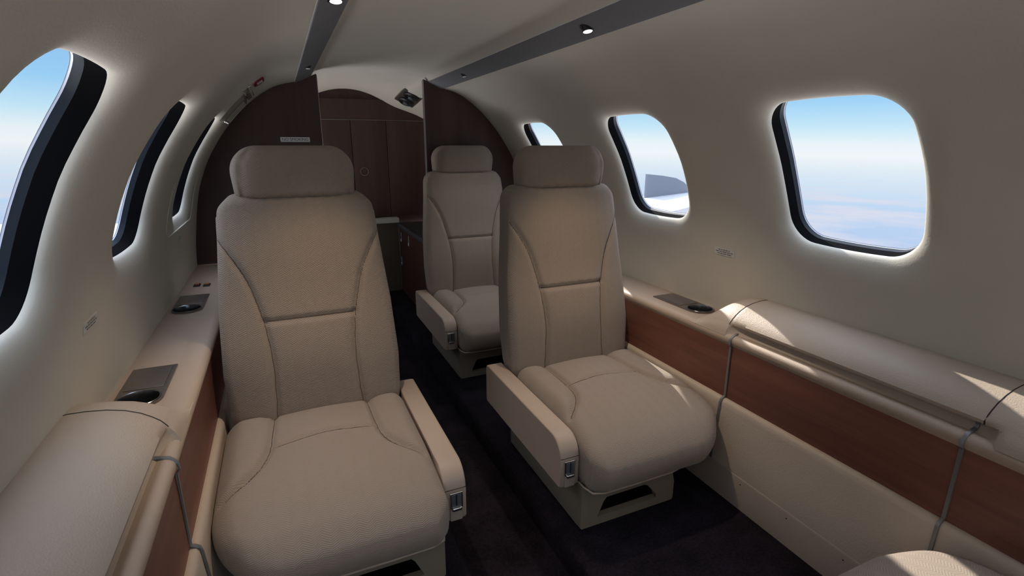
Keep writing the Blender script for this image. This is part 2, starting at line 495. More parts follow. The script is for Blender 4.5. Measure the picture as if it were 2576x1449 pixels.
# ceiling strips (panels) with lamps
def strip(side):
    pr = [(.306, 1.1345), (.3045, 1.132), (.300, 1.1335), (.246, 1.1575), (.2415, 1.1610), (.243, 1.166)]
    o = grid_obj('ceiling_strip', [[(side*x, y, z) for x, z in pr] for y in np.linspace(Y_FRONT, Y_PART+.03, 6)], M['strip'], None, split=50)
    return o
tag(strip(1), 'long slate grey trim strip along the ceiling above the right seats', 'trim strip', 'ceiling strips')
tag(strip(-1), 'slate grey trim strip along the ceiling above the left seat', 'trim strip', 'ceiling strips')
STRIP_N = np.array([-.0240, 0, -.054]); STRIP_N /= np.linalg.norm(STRIP_N)
def lamp(side, y, lit, label, cat='reading light'):
    n = STRIP_N*np.array([side, 1, 1]); c = np.array([side*.273, y, 1.1455])
    r = empty('reading_light', tuple(c)); tag(r, label, cat, 'strip reading lights' if lit else 'small strip lamps')
    k = .92 if lit else .62
    lathe('bezel', (0, 0, 0), [(.019*k, -.004), (.019*k, .001), (.0175*k, .002), (.0145*k, .0005), (.0145*k, -.004)], M['lamp'], r, axis=n, n=28)
    ax = np.array([side*.02, -.22, -.97]); ax /= np.linalg.norm(ax)
    lathe('swivel_head', tuple(-n*.003), [(.0005, -.012), (.0125*k, -.012), (.0135*k, -.006), (.0135*k, .008), (.0125*k, .010), (.0115*k, .009)], M['lamp'], r, axis=ax, n=28)
    lathe('lens', tuple(-n*.003+ax*.0095), [(.0001, .001), (.007*k, .0008), (.0118*k, 0)], M['lens'] if lit else M['lensoff'], r, axis=ax, n=28)
    return c, n
lamp(1, 1.098, True, 'lit round reading light in the right ceiling strip')
lamp(-1, 1.065, True, 'lit round reading light in the left ceiling strip, at the top edge')
lamp(1, 1.966, False, 'small unlit lamp with added faint glow near the aft end of the right ceiling strip')
lamp(-1, 1.980, False, 'small unlit lamp with added faint glow near the aft end of the left ceiling strip')

# ------------------------------------------------------------------ side ledges
def sweep(name, pr_fn, Ys, side, mat, parent=None, split=50):
    P = [[(side*x, y, z) for x, z in pr_fn(y)] for y in Ys]
    return grid_obj(name, P, mat, parent, split=split)
CUP_POS = [(1, 1.092), (-1, 1.092), (-1, 1.702)]
def ledge(side):
    sn = 'right' if side > 0 else 'left'
    r = empty('side_ledge', (side*.60, .9, 0)); off = np.array(r.location)
    def sw(n, pr, m, y0=Y_FRONT, y1=Y_PART-.001):
        o = sweep(n, lambda y: pr, np.linspace(y0, y1, 14), side, m, r); o.location = tuple(-off); return o
    a = [(.652, .4225), (.630, .4260)]
    a += [(.612+.017*math.cos(t), .4125+.0145*math.sin(t)) for t in np.linspace(PI/2, PI+.5, 10)] + [(.602, .396)]
    sw('rail', a, M['leather'])
    # flat top of the rail, with a round well for each cup
    bm = bmesh.new(); ed = []
    loops = [[(side*.652, Y_FRONT), (side*.652, Y_PART-.001), (side*.746, Y_PART-.001), (side*.746, Y_FRONT)]]
    loops += [[(side*.692+.0362*math.cos(t), y+.0362*math.sin(t)) for t in np.linspace(0, 2*PI, 41)[:-1]] for s_, y in CUP_POS if s_ == side]
    for lp in loops:
        vs = [bm.verts.new((x-off[0], y-off[1], .4225)) for x, y in lp]
        ed += [bm.edges.new((vs[i], vs[(i+1) % len(vs)])) for i in range(len(vs))]
    bmesh.ops.triangle_fill(bm, use_beauty=True, use_dissolve=False, edges=ed)
    bmesh.ops.recalc_face_normals(bm, faces=bm.faces)
    me = bpy.data.meshes.new('rail_top'); bm.to_mesh(me); bm.free(); me.materials.append(M['leather'])
    link(bpy.data.objects.new('rail_top', me), r)
    sw('wood_panel', [(.606, .404), (.600, .402), (.600, .246), (.606, .244)], M['wood'])
    b = [(.604, .256), (.598, .2575), (.591, .2555), (.587, .249), (.586, .238), (.580, .15), (.576, .092), (.577, .080)]
    sw('lower_panel', b, M['panel'])
    sw('kick_strip', [(.580, .084), (.575, .083), (.5735, .080), (.572, .0)], M['kick'])
    if side > 0:
        for y in (.779, .647, .514):
            s_ = cyl('screw', (.5722*side-off[0], y-off[1], .069), .0015, .001, M['dark'], r, axis='x', n=12)
    return r
tag(ledge(1), 'right side ledge with tan leather rail over red wood panel', 'side ledge', 'side ledges')
tag(ledge(-1), 'left side ledge with tan leather rail over red wood panel, beside the left seat', 'side ledge', 'side ledges')

def armrest(side):
    r = empty('elbow_rest', (side*.68, .45, .42)); off = np.array(r.location)
    Y1 = 1.05
    def kk(y):
        return float(np.interp(y, [-2, .90, .925, .945, .960, .975, .99, 1.005, 1.025, 1.05], [1, 1, .985, .94, .86, .70, .52, .34, .13, -.04]))
    def gg(y):                                   # depth of the hand groove
        t = np.clip((.9045-y)/.10, 0, 1); u = np.clip((y-.350)/.035, 0, 1)
        return float(math.sqrt(max(0, 1-(1-t)**2))*math.sqrt(max(0, 1-(1-u)**2)))
    top = [(.7405, .4985), (.7320, .5000), (.71, .4995), (.685, .4965), (.662, .4905), (.643, .4815), (.629, .4715), (.619, .4625), (.6135, .4545), (.6125, .450)]
    def pr(y):
        g, k = gg(y), kk(y)
        z0 = .4215
        f0 = [(.6105, .4500), (.6070, .4455), (.6035, .4400), (.6000, .4320), (.5970, .4215)]
        f1 = [(.6155, .4480), (.6270, .4455), (.6310, .4380), (.6270, .4310), (.6170, .4245)]
        pts = list(top[:-1]) + [(a[0]*(1-g)+b[0]*g, a[1]*(1-g)+b[1]*g) for a, b in zip(f0, f1)]
        return [(x, z0+(z-z0)*k + (0 if k > .999 else -.001)) for x, z in pts]
    Ya = np.concatenate([np.linspace(Y_FRONT, .30, 16)[:-1], np.linspace(.30, .41, 16)[:-1], np.linspace(.41, .84, 12)[:-1], np.linspace(.84, .905, 22)])
    o = sweep('arm_pad', pr, Ya, side, M['grain'], r, 45); o.location = tuple(-off)
    o = sweep('end_cap', pr, np.linspace(.905, Y1, 26), side, M['grain'], r, 45); o.location = tuple(-off)
    # stitched seam where pad and end cap meet
    pts = [(side*x, .906, z-.0002) for x, z in pr(.906)[:10]]
    o = tube('seam', pts, .0012, M['seam'], r, 6); o.location = tuple(-off)
    pts = [(side*x, .372, z-.0004) for x, z in pr(.372)[:10]]
    o = tube('seam', pts, .0012, M['seam'], r, 6); o.location = tuple(-off)
    return r
tag(armrest(1), 'wide grained leather armrest on the right ledge under the nearest right window', 'armrest', 'padded side armrests')
tag(armrest(-1), 'wide grained leather armrest on the left ledge, cut by the left picture edge', 'armrest', 'padded side armrests')

def strap(side, y, label):
    r = empty('trim_strap', (side*.60, y, .40)); off = np.array(r.location)
    pts = [(.6285, .4440), (.6300, .4370), (.6260, .4310), (.616, .4290), (.603, .4255), (.5945, .416), (.5935, .404), (.598, .3985), (.5985, .30), (.5985, .262), (.593, .2585), (.587, .254), (.5845, .245), (.580, .17), (.575, .086)]
    pts = np.array([(side*x, y, z) for x, z in pts]); nr = []
    for i in range(len(pts)):
        a = pts[max(i-1, 0)]; b = pts[min(i+1, len(pts)-1)]; t = b-a
        n = np.array([t[2], 0, -t[0]])*1.; n /= np.linalg.norm(n)
        if n[0]*side > 0: n = -n
        if abs(t[0]) > abs(t[2]): n = n if n[2] > 0 else -n
        nr.append(n)
    o = ribbon('band', pts-off+np.array([0, 0, .0]), nr, .0070, .0022, M['strap'], r)
    return tag(r, label, 'trim strap', 'table compartment straps')
strap(1, .882, 'thin gunmetal strap crossing the right wood panel beside the right seat cushion')
strap(1, .385, 'thin gunmetal strap crossing the right wood panel at the lower right, above the sunlit cushion')
strap(-1, .845, 'thin gunmetal strap crossing the left wood panel beside the left seat cushion')

def cup_holder(side, y, label):
    r = empty('cup_holder', (side*.692, y, .4228))
    # plate outline: straight sides, rounded round the cup (aft end square)
    pl = [(-.041, .162), (.041, .162)] + [(.041*math.cos(a), .041*math.sin(a)) for a in np.linspace(0, -PI, 24)]
    hole = [(.0345*math.cos(a), .0345*math.sin(a)) for a in np.linspace(0, 2*PI, 33)[:-1]]
    prism('plate', pl, 'z', 0, .0032, M['plate'], r, holes=[hole])
    lathe('cup', (0, 0, 0), [(.0365, .0032), (.0372, .0046), (.0362, .0056), (.0345, .0046), (.0335, 0), (.0325, -.010), (.0310, -.055), (.0295, -.058), (.0001, -.058)], M['cup'], r, n=40)
    lid = rbox('lid', (-.034, .046, .0030), (.034, .154, .0044), .0007, M['plate'], r)
    cyl('stud', (.028, .052, .0048), .0013, .0012, M['chrome'], lid, n=12)
    return tag(r, label, 'cup holder', 'ledge cup holders')
# the rail under each cup is opened by a round well built of the cup itself
CUPS = [(1, 1.092, 'metal cup holder with closed lid on the right ledge, by the right armrest'),
        (-1, 1.092, 'metal cup holder with closed lid on the left ledge, partly behind the left armrest'),
        (-1, 1.702, 'metal cup holder farther aft on the left ledge, just ahead of two small switches')]
for a in CUPS: cup_holder(*a)

def switch(x, y, label):
    r = empty('ledge_switch', (x, y, .4232)); tag(r, label, 'switch', 'ledge switches')
    rbox('bezel', (-.010, -.016, -.0005), (.010, .016, .003), .001, M['dark'], r)
    rbox('rocker', (-.007, -.004, .002), (.007, .013, .0062), .001, M['amber'], r)
switch(-.703, 2.005, 'small black and amber switch on the left ledge, nearer the wall')
switch(-.673, 1.995, 'small black and amber switch on the left ledge, nearer the seat')

# ------------------------------------------------------------------ seats (local frame: x across, +y towards the backrest)
def seam_depth(p, polys, w, d):
    """gaussian groove around 2-D polylines"""
    best = np.full(len(p), 1e9)
    for P in polys:
        for a, b in zip(P[:-1], P[1:]):
            a, b = np.array(a), np.array(b); ab = b-a
            t = np.clip(((p-a) @ ab)/(ab @ ab), 0, 1)
            best = np.minimum(best, np.linalg.norm(p-(a+t[:, None]*ab), axis=1))
    return d*np.exp(-(best/w)**2)
def spl(P, n=30):
    P = np.array(P, float); s = np.concatenate([[0], np.cumsum(np.linalg.norm(np.diff(P, axis=0), axis=1))])
    t = np.linspace(0, s[-1], n); Q = np.stack([np.interp(t, s, P[:, 0]), np.interp(t, s, P[:, 1])], 1)
    for _ in range(6): Q[1:-1] = .25*Q[:-2]+.5*Q[1:-1]+.25*Q[2:]
    return Q

def cushion_geo():
    x0, x1, y0, y1, z0, z1 = -.203, .207, -.228, .215, .118, .258
    W, F = rounded_box_geo((x1-x0, y1-y0, z1-z0), .034, (92, 96, 16))
    W = W + np.array([(x0+x1)/2, (y0+y1)/2, (z0+z1)/2])
    flat = W.copy()
    # plan rounding of the two front corners (outboard one much rounder)
    for sgn, R in ((1, .115), (-1, .035)):
        cx = (x1-R) if sgn > 0 else (x0+R); cy = y0+R
        p = np.clip((W[:, 0]-cx)*sgn/R, 0, 1); q = np.clip((cy-W[:, 1])/R, 0, 1)
        m = (p > 0) & (q > 0)
        W[m, 0] = cx + sgn*R*(p*np.sqrt(1-q*q/2))[m]; W[m, 1] = cy - R*(q*np.sqrt(1-p*p/2))[m]
    t = np.clip((W[:, 2]-z0)/(z1-z0), 0, 1)
    # waterfall front: the top surface falls towards the front edge
    fr = np.clip((-.055-W[:, 1])/.175, 0, 1)
    W[:, 2] -= .040*fr**2.0*t
    # belly of the front face and sides
    bulge = np.sin(PI*np.clip(t*.92+.06, 0, 1))
    W[:, 1] -= .020*bulge*np.clip((-.12-W[:, 1])/.108, 0, 1)
    W[:, 0] += .016*bulge*np.clip((W[:, 0]-.13)/.077, 0, 1)
    # lower edge pulled in
    W[:, 1] += .012*(1-t)**2*np.clip((-.15-W[:, 1])/.078, 0, 1)
    W[:, 0] -= .040*(1-t)**2*np.clip((W[:, 0]-.10)/.1, 0, 1)
    # crown
    top = np.clip((t-.7)/.3, 0, 1)
    W[:, 2] += top*.010*np.clip(1-((W[:, 0])/.2)**2, 0, 1)*np.clip(1-(W[:, 1]/.23)**2, 0, 1)
    L = spl([(-.110, .22), (-.110, .11), (-.112, .05), (-.116, .0), (-.135, -.035), (-.186, -.090)])
    Rr = spl([(.108, .22), (.112, .11), (.116, .04), (.127, -.008), (.150, -.048), (.197, -.090)])
    C = spl([(-.111, .052), (0, .064), (.115, .046)])
    pl = flat[:, :2]
    g = seam_depth(pl, [L, Rr], .0065, .0100) + seam_depth(pl, [C], .0055, .0060)
    # bolsters stand a little proud outboard of the seams
    lx = np.interp(pl[:, 1], [-.09, -.035, 0, .05, .22], [.192, .140, .120, .113, .109])
    bol = np.clip((np.abs(pl[:, 0])-lx)/.03, 0, 1)*np.clip((pl[:, 1]+.10)/.06, 0, 1)
    mid = np.exp(-((pl[:, 1]-.135)/.08)**2)*np.clip(1-(pl[:, 0]/.11)**2, 0, 1)
    W[:, 2] += top*(.010*bol*np.clip(1-((np.abs(pl[:, 0])-.16)/.06)**2, 0, 1) + .008*mid - g)
    # front edge follows the seam hooks softly
    uv = np.stack([flat[:, 0] + np.where(flat[:, 0] > x1-.002, (z1-flat[:, 2])*.9, 0) - np.where(flat[:, 0] < x0+.002, (z1-flat[:, 2])*.9, 0),
                   flat[:, 1]+flat[:, 2]], 1)
    ln = []
    tv = W[t > .75]; tf = flat[t > .75]
    for P in (L, Rr, C):
        P = spl(P, 44)[1:-1]; d2 = ((P[:, None, :]-tf[None, :, :2])**2).sum(2); i = np.argsort(d2, 1)[:, :5]
        w_ = 1/(np.take_along_axis(d2, i, 1)+1e-7); q = (tv[i]*w_[..., None]).sum(1)/w_.sum(1)[:, None]
        ln.append(q)
    return W, F, uv, ln

BK_SEAM_L = spl([(-.185, .685), (-.165, .655), (-.130, .59), (-.104, .488), (-.094, .39), (-.098, .30), (-.104, .21)], 40)
def back_geo():
    z0, z1, hw, th = .19, .778, .205, .105
    W, F = rounded_box_geo((2*hw, th, z1-z0), .022, (84, 10, 108))
    W = W + np.array([0, 0, (z0+z1)/2])
    flat = W.copy()
    z = W[:, 2]
    wz = np.interp(z, [.19, .26, .36, .50, .66, .74, .778], [.190, .203, .207, .200, .184, .178, .174])
    W[:, 0] *= wz/hw
    # rounded shoulders
    R = .045
    for sgn in (1, -1):
        cx, cz = .176-R, z1-R
        p = np.clip((W[:, 0]*sgn-cx)/R, 0, 1); q = np.clip((z-cz)/R, 0, 1)
        m = (p > 0) & (q > 0)
        W[m, 0] = sgn*(cx+R*(p*np.sqrt(1-q*q/2))[m]); W[m, 2] = (cz+R*(q*np.sqrt(1-p*p/2)))[m]
    front = np.clip((-flat[:, 1]-th/2+.03)/.03, 0, 1)
    # lumbar and shoulder curvature, wings wrap forward slightly
    W[:, 1] -= front*(.014*np.exp(-((z-.38)/.13)**2) + .006*np.exp(-((z-.66)/.1)**2))
    W[:, 1] += front*.018*np.clip((np.abs(flat[:, 0])-.11)/.095, 0, 1)**2
    pl = flat[:, [0, 2]]*np.stack([wz/hw, np.ones(len(z))], 1)
    SR = BK_SEAM_L*np.array([-1, 1])
    H = np.array([(-.103, .487), (.103, .487)])
    g = seam_depth(pl, [BK_SEAM_L, SR], .0065, .0090)+seam_depth(pl, [H], .0055, .0070)
    sx = np.interp(z, [.2, .30, .39, .488, .59, .655, .685], [.104, .098, .094, .104, .130, .165, .2])
    inner = np.clip(1-(np.abs(pl[:, 0])/sx)**4, 0, 1)
    W[:, 1] -= front*(.005*inner*np.exp(-((z-.40)/.10)**2) - g)
    # recline
    W[:, 1] += (z-.26)*.155
    uv = np.stack([flat[:, 0]+np.where(np.abs(flat[:, 0]) > hw-.002, np.sign(flat[:, 0])*(flat[:, 1]+th/2), 0), flat[:, 2]+np.where(flat[:, 2] > z1-.002, flat[:, 1]+th/2, 0)], 1)
    W = W + np.array([0, .205+th/2, 0]); ln = []
    m = front > .3; tv = W[m]; tp = pl[m]
    for P in (BK_SEAM_L, SR, H):
        P = spl(P, 60)[1:-1]; P = P[P[:, 1] > .215]
        d2 = ((P[:, None, :]-tp[None])**2).sum(2); i = np.argsort(d2, 1)[:, :5]
        w_ = 1/(np.take_along_axis(d2, i, 1)+1e-7); q = (tv[i]*w_[..., None]).sum(1)/w_.sum(1)[:, None]
        ln.append(q)
    return W, F, uv, ln

def head_geo():
    z0, z1, hw, th = .771, .890, .137, .092
    W, F = rounded_box_geo((2*hw, th, z1-z0), .013, (36, 10, 20))
    W = W + np.array([0, 0, (z0+z1)/2]); flat = W.copy()
    R = .060
    for sgn in (1, -1):
        cx, cz = hw-R, z1-R
        p = np.clip((W[:, 0]*sgn-cx)/R, 0, 1); q = np.clip((W[:, 2]-cz)/R, 0, 1); m = (p > 0) & (q > 0)
        W[m, 0] = sgn*(cx+R*(p*np.sqrt(1-q*q/2))[m]); W[m, 2] = (cz+R*(q*np.sqrt(1-p*p/2)))[m]
    t = (flat[:, 2]-z0)/(z1-z0)
    W[:, 0] *= .972+.028*np.clip(t*2.2, 0, 1)
    front = np.clip((-flat[:, 1]-th/2+.03)/.03, 0, 1)
    W[:, 1] -= front*.008*np.sin(PI*np.clip(t, 0, 1))
    W[:, 1] += .022*np.clip((np.abs(flat[:, 0])-.075)/.064, 0, 1)**2*np.clip((-flat[:, 1]+th/2)/th, 0, 1)
    pl = W[:, [0, 2]]
    s1 = np.array([(.078, .895), (.112, .858), (.118, .80), (.116, .76)]); s1 = spl(s1, 20)
    g = seam_depth(pl, [s1, s1*np.array([-1, 1])], .0034, .0045)
    W[:, 1] += front*g
    uv = np.stack([flat[:, 0], flat[:, 2]+.5*flat[:, 1]], 1)
    W = W + np.array([0, .281+th/2, 0]); ln = []
    m = front > .3; tv = W[m]; tp = pl[m]
    for sg in (1, -1):
        P = spl(s1*np.array([sg, 1]), 30); P = P[(P[:, 1] < .886) & (P[:, 1] > .772)]
        d2 = ((P[:, None, :]-tp[None])**2).sum(2); i = np.argsort(d2, 1)[:, :5]
        w_ = 1/(np.take_along_axis(d2, i, 1)+1e-7); q = (tv[i]*w_[..., None]).sum(1)/w_.sum(1)[:, None]
        ln.append(q)
    return W, F, uv, ln

GC, GB, GH = cushion_geo(), back_geo(), head_geo()
def mirrored(G, m):
    W, F, uv, ln = G
    if m > 0: return W, F, uv, ln
    k = np.array([-1, 1, 1]); return W*k, F, uv*np.array([-1, 1]), [p*k for p in ln]

def make_seat(m, loc):
    """m=+1: arm on the -x side (right-hand seats); m=-1: mirrored"""
    r = empty('cabin_seat', loc)
    def X(x): return m*x
    def box(n, lo, hi, rad, mat, par=r, seg=(2, 2, 2)):
        a, b = X(lo[0]), X(hi[0])
        return rbox(n, (min(a, b), lo[1], lo[2]), (max(a, b), hi[1], hi[2]), rad, mat, par, seg)
    def seams(ln, par):
        for p_ in ln: tube('seam', p_, .0010, M['stitch'], par, 6)
    W, F, uv, ln = mirrored(GC, m); c = mesh_obj('cushion', W, F, M['fabric'], r, uv); seams(ln, c)
    # piping round the lower front edge
    pts = [(X(x), y, .1215) for x, y in [(-.198, .05), (-.198, -.18), (-.190, -.208), (-.165, -.217), (-.08, -.218), (.03, -.217), (.085, -.206), (.125, -.178), (.147, -.14), (.155, -.09), (.158, .05)]]
    tube('piping', pts, .0028, M['leather'], c, 8)
    W, F, uv, ln = mirrored(GB, m); seams(ln, mesh_obj('backrest', W, F, M['fabric'], r, uv))
    W, F, uv, ln = mirrored(GH, m); mesh_obj('headrest', W, F, M['fabric'], r, uv)
    # low armrest box: side outline swept across its width
    y0, y1, zt, zb = -.166, .305, .247, .124
    R = .048
    ol = [(y1, zb+.006), (y1-.006, zb), (y0+.006, zb-.002), (y0, zb+.004), (y0-.001, zt-R)]
    ol += [(y0+R-R*math.cos(a), zt-R+R*math.sin(a)*.98) for a in np.linspace(.15, PI/2, 9)] + [(y1-.012, zt), (y1-.003, zt-.004), (y1, zt-.014)]
    rings = []
    xs = [(-.2535, .93), (-.2535, .955), (-.2525, .975), (-.2505, .99), (-.246, 1.), (-.210, 1.), (-.2065, .99), (-.205, .97)]
    cy, cz = (y0+y1)/2, (zt+zb)/2
    for x, k in xs:
        ins = (1-k)*.06
        rings.append([(X(x), cy+(y-cy)*(1-ins/(.235)), cz+(z-cz)*(1-ins/.062)) for y, z in ol])
    a = grid_obj('armrest', rings, M['leather'], r, wrap_m=True, caps=True, split=50)
    # seam line, recessed strip and latch on the arm's front face
    box('seam', (-.2528, y0-.0014, .2005), (-.2055, y0+.002, .2016), .0004, M['seam'], a)
    box('cover_strip', (-.243, y0-.0030, .126), (-.217, y0+.004, .194), .0010, M['kick'], a)
    la = box('latch', (-.2445, y0-.0050, .1575), (-.2165, y0-.0005, .1945), .0014, M['chrome'])
    la.location.z += .0; 
    box('latch_plate', (-.2412, y0-.0056, .1620), (-.2198, y0-.0044, .1908), .0005, M['dchrome'], la)
    box('latch_slot', (-.2318, y0-.0062, .1640), (-.2288, y0-.0050, .1912), .0004, M['dark'], la)
    tb = box('latch_tab', (-.2415, y0-.0105, .1530), (-.2195, y0-.0035, .1615), .0030, M['chrome'], la)
    # pedestal: hollow sled base with a slot in its front
    bo = [(-.200, .004), (-.196, 0), (.074, 0), (.079, .004), (.079, .055), (.072, .082), (.058, .118), (-.200, .118)]
    ho = [(-.154, .022), (.024, .022), (.022, .034), (-.006, .067), (-.018, .0715), (-.128, .071), (-.136, .062)]
    f = prism('pedestal_front', [(X(x), z) for x, z in bo], 'y', -.176, -.160, M['pedestal'], r, holes=[[(X(x), z) for x, z in ho]])
    box('pedestal', (-.2003, -.163, .0), (-.182, .24, .121), .004, M['pedestal'])
    box('pedestal', (.060, -.163, .0), (.0785, .24, .060), .004, M['pedestal'])
    box('pedestal_back', (-.19, .222, .0), (.07, .24, .118), .004, M['pedestal'])
    box('seat_pan', (-.196, -.165, .108), (.150, .22, .128), .004, M['pedestal'])
    # back shell and hinge side
    box('seat_frame', (-.205, .19, .13), (.19, .27, .19), .01, M['pedestal'])
    return r
def copy_tree(o, parent=None):
    c = o.copy(); col.objects.link(c); c.parent = parent
    for ch in list(o.children): copy_tree(ch, c)
    return c
XC, YC = .367, 1.05
G_SEAT = 'herringbone fabric cabin seats'
s_right = make_seat(1, (XC, YC, 0)); tag(s_right, 'herringbone seat right of the aisle, in the middle of the picture, facing the camera', 'seat', G_SEAT)
s_left = make_seat(-1, (-XC, YC, 0)); tag(s_left, 'largest herringbone seat, left of the aisle, facing the camera', 'seat', G_SEAT)
s_aft = copy_tree(s_right); s_aft.location = (XC, YC+.905, 0); tag(s_aft, 'farthest herringbone seat, beyond the right one and before the wood partition', 'seat', G_SEAT)
s_near = copy_tree(s_left); s_near.location = (XC+.010, .59-(YC-.59)+.045, 0); s_near.scale = (.92, 1, 1); s_near.rotation_euler = (0, 0, PI); tag(s_near, 'sunlit seat cushion at the bottom right corner, facing away from the camera', 'seat', G_SEAT)

# ------------------------------------------------------------------ partitions, aft bulkhead, counter
def partition(side, label):
    r = empty('wood_partition', (side*.45, Y_PART, 0)); off = np.array(r.location)
    prf = [tuple(p) for p in PQ[::8]]
    ol = [(.222, -.07)] + [(.11, -.07)]*0 + [(.222, 1.170), (.242, 1.161)] + [(x-.0005, z-.0005) for x, z in reversed(prf) if z > .25] + [(.70, .25), (.60, .0), (.222, .0)]
    ol = [p for i, p in enumerate(ol) if p != ol[i-1]][1:]
    o = prism('panel', [(side*x, z) for x, z in ol], 'y', Y_PART, Y_PART+.022, M['dwood'], r); o.location = tuple(-off)
    e = rbox('edge_trim', (side*.2205-.0014, Y_PART-.0015, 0), (side*.2205+.0014, Y_PART+.0235, 1.166), .001, M['edge'], r); e.location = tuple(-off)
    return tag(r, label, 'partition', 'wooden partitions')
partition(-1, 'dark wood partition behind the left seat, bearing the no smoking sign')
partition(1, 'dark wood partition behind the farthest seat, right of the doorway')

ns = empty('no_smoking_sign', (-.326, Y_PART-.002, .9135)); tag(ns, 'white sign with maroon capitals on the dark left partition', 'sign')
rbox('plate', (-.056, -.001, -.0095), (.056, .0015, .0095), .0006, M['placard'], ns)
text('lettering', 'NO SMOKING', .0158, M['redink'], (-.326, Y_PART-.0032, .9135), (1, 0, 0), (0, 0, 1), ns)

wb = prism('wall_back', [(x, z) for x, z in [(-.76, -.08), (.76, -.08), (.76, .5), (.66, .95), (.40, 1.2), (0, 1.26), (-.40, 1.2), (-.66, .95), (-.76, .5)]], 'y', Y_AFT, Y_AFT+.03, M['dwood'])
tag(wb, kind='structure', label='dark wood bulkhead closing the aft end')
cab = empty('aft_cabinet', (0, Y_AFT, .46)); tag(cab, 'dark wood cabinet fronts on the aft bulkhead seen through the doorway', 'cabinet')
def cb(n, x0, x1, z0, z1, par=cab): return rbox(n, (x0, -.014, z0-.46), (x1, .001, z1-.46), .0015, M['dwood'], par)
up = cb('upper_panel', -.60, .60, 1.0335, 1.145)
for x0, x1 in ((-.50, -.0015), (.0015, .2005), (.2035, .60)):
    d = cb('door', x0, x1, .470, 1.0305)
    if x0 > 0 and x1 < .3:
        P = [[((.0225+.0014*math.cos(a))*math.cos(b)+.060, -.0155+.0010*math.sin(a), (.0225+.0014*math.cos(a))*math.sin(b)+.742-.46) for a in np.linspace(0, 2*PI, 9)[:-1]] for b in np.linspace(0, 2*PI, 41)[:-1]]
        grid_obj('ring_latch', P, M['edge'], d, wrap_m=True, wrap_n=True)
rbox('seam_line', (-.5, -.0155, 1.0308-.46), (.6, -.012, 1.0332-.46), .0005, M['edge'], cab)
sh = rbox('aft_shelf', (-.60, Y_AFT-.07, .436), (.236, Y_AFT-.001, .466), .004, M['shelf']); tag(sh, 'pale horizontal shelf below the aft cabinet doors', 'shelf')
lp = rbox('lower_bulkhead_panel', (-.60, Y_AFT-.03, -.07), (.236, Y_AFT-.001, .434), .004, M['tan_dark']); tag(lp, 'plain brown panel under the pale aft shelf', 'panel')

ct = empty('aft_counter', (.45, 2.79, 0)); tag(ct, 'low red wood counter with black top beyond the doorway', 'counter')
rbox('front_panel', (.240-.45, 2.40-2.79, 0), (.262-.45, 3.17-2.79, .408), .002, M['dmahog'], ct)
rbox('end_panel', (.262-.45, 2.40-2.79, 0), (.68-.45, 2.42-2.79, .408), .002, M['dmahog'], ct)
rbox('counter_top', (.226-.45, 2.392-2.79, .404), (.70-.45, 3.175-2.79, .432), .010, M['counter'], ct)
for y, z in ((3.10, .352), (2.90, .360), (3.12, .200)):
    h = rbox('pull_handle', (.2335-.45, y-2.79-.009, z-.030), (.2405-.45, y-2.79+.009, z+.030), .003, M['dchrome'], ct)
    rbox('pull', (.2315-.45, y-2.79-.006, z-.027), (.235-.45, y-2.79+.006, z-.008), .0015, M['chrome'], h)

# air vents on the aft ceiling
av = empty('air_vent', (.256, 2.80, 1.128)); tag(av, 'dark twin nozzle air vent on the ceiling right of the doorway', 'air vent')
vn = Vector((-.40, -.22, -.89)).normalized()
vx = Vector((0, 1, 0)).cross(vn).normalized(); vy = vn.cross(vx).normalized()
Rm = Matrix((vx, vy, vn)).transposed()
def vput(o): o.matrix_local = Rm.to_4x4(); return o
vput(rbox('plate', (-.052, -.095, -.010), (.052, .095, .004), .003, M['plate'], av))
for dy in (-.045, .045):
    n_ = vput(lathe('nozzle', (0, dy, 0), [(.040, .003), (.040, .011), (.034, .016), (.027, .014), (.024, .008), (.0001, .006)], M['dark'], av, n=28))
    lathe('nozzle_core', (0, dy, 0), [(.015, .006), (.013, .020), (.009, .022), (.0001, .022)], M['dchrome'], n_, n=20)

# ------------------------------------------------------------------ left wall hatch, exit handle, placards
def on_wall(side, Y, s, d=-.001):
    p = Vector(wallp(side, Y, s, d)); n2 = prof_n(s); n = Vector((-side*n2[0], 0, -n2[1]))   # inward normal
    up = Vector((0, 0, 1)) - n*n.z; up.normalize()
    right = Vector((0, 1, 0)) if side < 0 else Vector((0, -1, 0))
    return p, right, up, n
def placard(side, Y, z, w, h, label, rows=3):
    s = s_of_z(z); p, rt, upv, n = on_wall(side, Y, s, -.0012)
    r = empty('wall_placard', tuple(p)); tag(r, label, 'placard', 'wall placards')
    def q(a, b, c): return tuple(rt*a+upv*b+n*c)
    V = [q(sx*w/2, sz*h/2, c) for c in (-.0008, .0006) for sx, sz in ((-1, -1), (1, -1), (1, 1), (-1, 1))]
    mesh_obj('plate', V, [(0, 1, 2, 3), (4, 5, 6, 7), (0, 1, 5, 4), (1, 2, 6, 5), (2, 3, 7, 6), (3, 0, 4, 7)], M['wplac'], r, smooth=False)
    V, F = [], []
    wl = {0: [.10, .07, .09, .12, .07], 1: [.16, .12, .2, .14, .12], 2: [.12, .1, .16, .22]}
    for i in range(rows):
        ws = wl[i % 3]; tot = sum(ws)+.03*(len(ws)-1); a = -tot/2; b = h*(.27-.27*i)
        for ww in ws:
            k = len(V); V += [q(a*w, b-h*.065, .0009), q((a+ww)*w, b-h*.065, .0009), q((a+ww)*w, b+h*.065, .0009), q(a*w, b+h*.065, .0009)]
            F.append((k, k+1, k+2, k+3)); a += ww+.03
    mesh_obj('lettering', V, F, M['ink'], r, smooth=False)
placard(1, 1.052, .601, .072, .021, 'small pale three line placard on the right wall between two windows')
placard(-1, 1.043, .600, .070, .019, 'small pale three line placard on the left wall below the nearest window')
